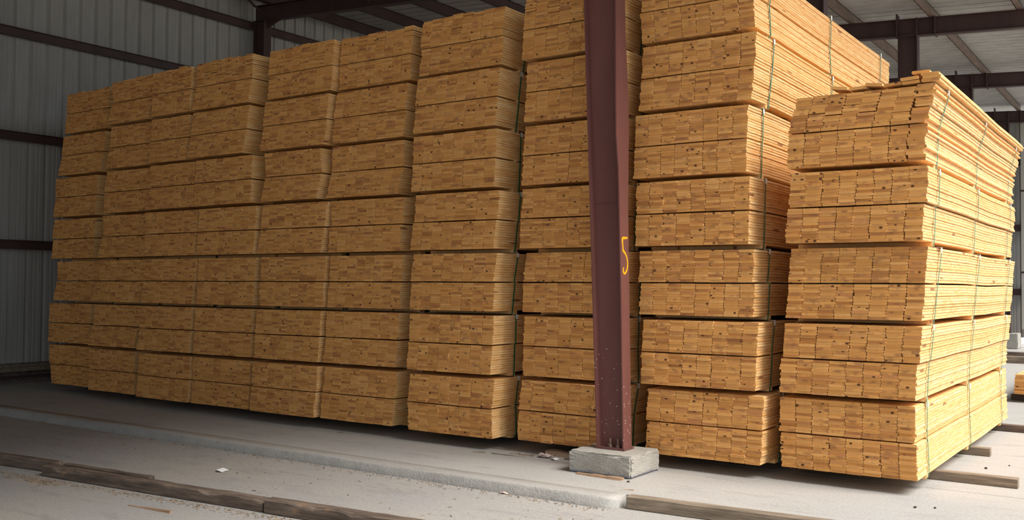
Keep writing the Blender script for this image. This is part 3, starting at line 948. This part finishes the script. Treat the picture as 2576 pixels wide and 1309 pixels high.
# crumpled paper
bm = bmesh.new()
bmesh.ops.create_icosphere(bm, subdivisions=3, radius=1.0)
rr = random.Random(8)
for v in bm.verts:
    k = rr.uniform(0.45, 1.0)
    v.co = Vector((v.co.x * 0.10 * k, v.co.y * 0.07 * k, max(0.0, v.co.z * 0.5 + 0.5) * 0.05 * k))
me = bpy.data.meshes.new('crumpled_paper'); bm.to_mesh(me); bm.free(); me.materials.append(PINK_PAPER)
o = link('crumpled_paper', me); o.location = (-5.27, 8.20, 0)
tag(o, 'crumpled pinkish paper beside the reddish offcut at the pier', 'paper', 'paper litter on the floor')

# loose slivers and sawdust swept against the timbers and the curb: not countable
mb = MB()
rr = random.Random(77)
def sliver(x, y, z, ln, w):
    a = rr.uniform(0, math.pi)
    dx, dy = math.cos(a) * ln / 2, math.sin(a) * ln / 2
    nx, ny = -math.sin(a) * w / 2, math.cos(a) * w / 2
    h = rr.uniform(0.002, 0.006)
    e = rr.uniform(-0.001, 0.008)
    mb.add([(x - dx - nx, y - dy - ny, z), (x - dx + nx, y - dy + ny, z), (x + dx + nx, y + dy + ny, z + e), (x + dx - nx, y + dy - ny, z + e),
            (x - dx, y - dy, z + h), (x + dx, y + dy, z + h + e)], [(0, 4, 5, 3), (1, 2, 5, 4), (0, 1, 4), (2, 3, 5), (0, 3, 2, 1)])
for i in range(900):
    t = rr.random()
    x = -9.4 + 5.0 * t
    sliver(x, 4.875 + (x + 9.4) * 0.083 - abs(rr.gauss(0, 0.06)), LOW, rr.uniform(0.008, 0.035), rr.uniform(0.002, 0.005))
for i in range(500):
    x = -12.5 + 8.7 * rr.random()
    sliver(x, 6.905 - abs(rr.gauss(0, 0.05)), LOW, rr.uniform(0.008, 0.04), rr.uniform(0.002, 0.005))
for i in range(110):
    sliver(rr.gauss(-8.55, 0.16), 4.87 - abs(rr.gauss(0, 0.06)), LOW, rr.uniform(0.03, 0.10), rr.uniform(0.003, 0.007))
for i in range(60):
    sliver(rr.uniform(-5.68, -5.40), rr.gauss(8.20, 0.03), 0, rr.uniform(0.01, 0.05), rr.uniform(0.003, 0.007))
for i in range(160):
    sliver(rr.uniform(-11, -3), rr.uniform(5.65, 6.8), LOW, rr.uniform(0.008, 0.04), rr.uniform(0.003, 0.006))
o = mb.build('wood_slivers', STRAW)
tag(o, 'loose wood slivers and bark bits swept against timbers and curb', 'wood debris', kind='stuff')
# small dark stones scattered on the slab at the right
for i, (x, y, s, lab) in enumerate([(-1.75, 8.05, 0.012, 'largest dark pebble on the bright floor at lower right'), (-1.62, 8.12, 0.010, 'dark pebble right of the largest pebble'),
                                    (-1.58, 10.2, 0.014, 'dark pebble on the bright floor beside the short grey timber end'), (-1.42, 10.5, 0.009, 'tiny pebble farthest back on the bright floor'),
                                    (-4.02, 7.60, 0.012, 'dark pebble on the floor just in front of the concrete pier')]):
    bm = bmesh.new()
    bmesh.ops.create_icosphere(bm, subdivisions=2, radius=s)
    rs = random.Random(i)
    for v in bm.verts:
        v.co *= rs.uniform(0.75, 1.15)
        v.co.z = v.co.z * 0.7 + s * 0.55
    me = bpy.data.meshes.new('pebble'); bm.to_mesh(me); bm.free(); me.materials.append(STONE)
    o = link('pebble', me); o.location = (x, y, 0.0)
    tag(o, lab, 'pebble', 'pebbles on the right floor')

# ------------------------------------------------------------------ far background at the right
t = thing('downspout', 'pale rain pipe running down the corner of the ribbed end wall', 'pipe', (WEND_R - 0.12, END_Y - 0.25, 0.0))
MB().box(-0.06, 0.06, -0.05, 0.05, 0.55, 6.9).build('pipe', GALV, t)
MB().add([(-0.06, -0.05, 0.60), (0.06, -0.05, 0.50), (0.06, 0.05, 0.50), (-0.06, 0.05, 0.60), (0.16, -0.05, 0.45), (0.26, -0.05, 0.47), (0.26, 0.05, 0.47), (0.16, 0.05, 0.45)],
         [(0, 1, 5, 4), (1, 2, 6, 5), (2, 3, 7, 6), (3, 0, 4, 7), (0, 3, 2, 1), (4, 5, 6, 7)]).build('elbow', GALV, t)
for z in (2.2, 4.6):
    MB().box(-0.075, 0.075, -0.06, 0.09, z, z + 0.05).build('clamp', FRAME_PAINT, t)
for i, (y, lab) in enumerate([(25.2, 'grey timber on the far floor beyond the low pack'), (27.0, 'darker timber on the far floor nearer the end wall')]):
    timber('far_timber', (-3.9, y), (-1.2, y), 0, 0.2, 0.16, GREY_WOOD if i == 0 else OLD_WOOD, lab, 'timber', 60 + i, 'timbers on the far floor')
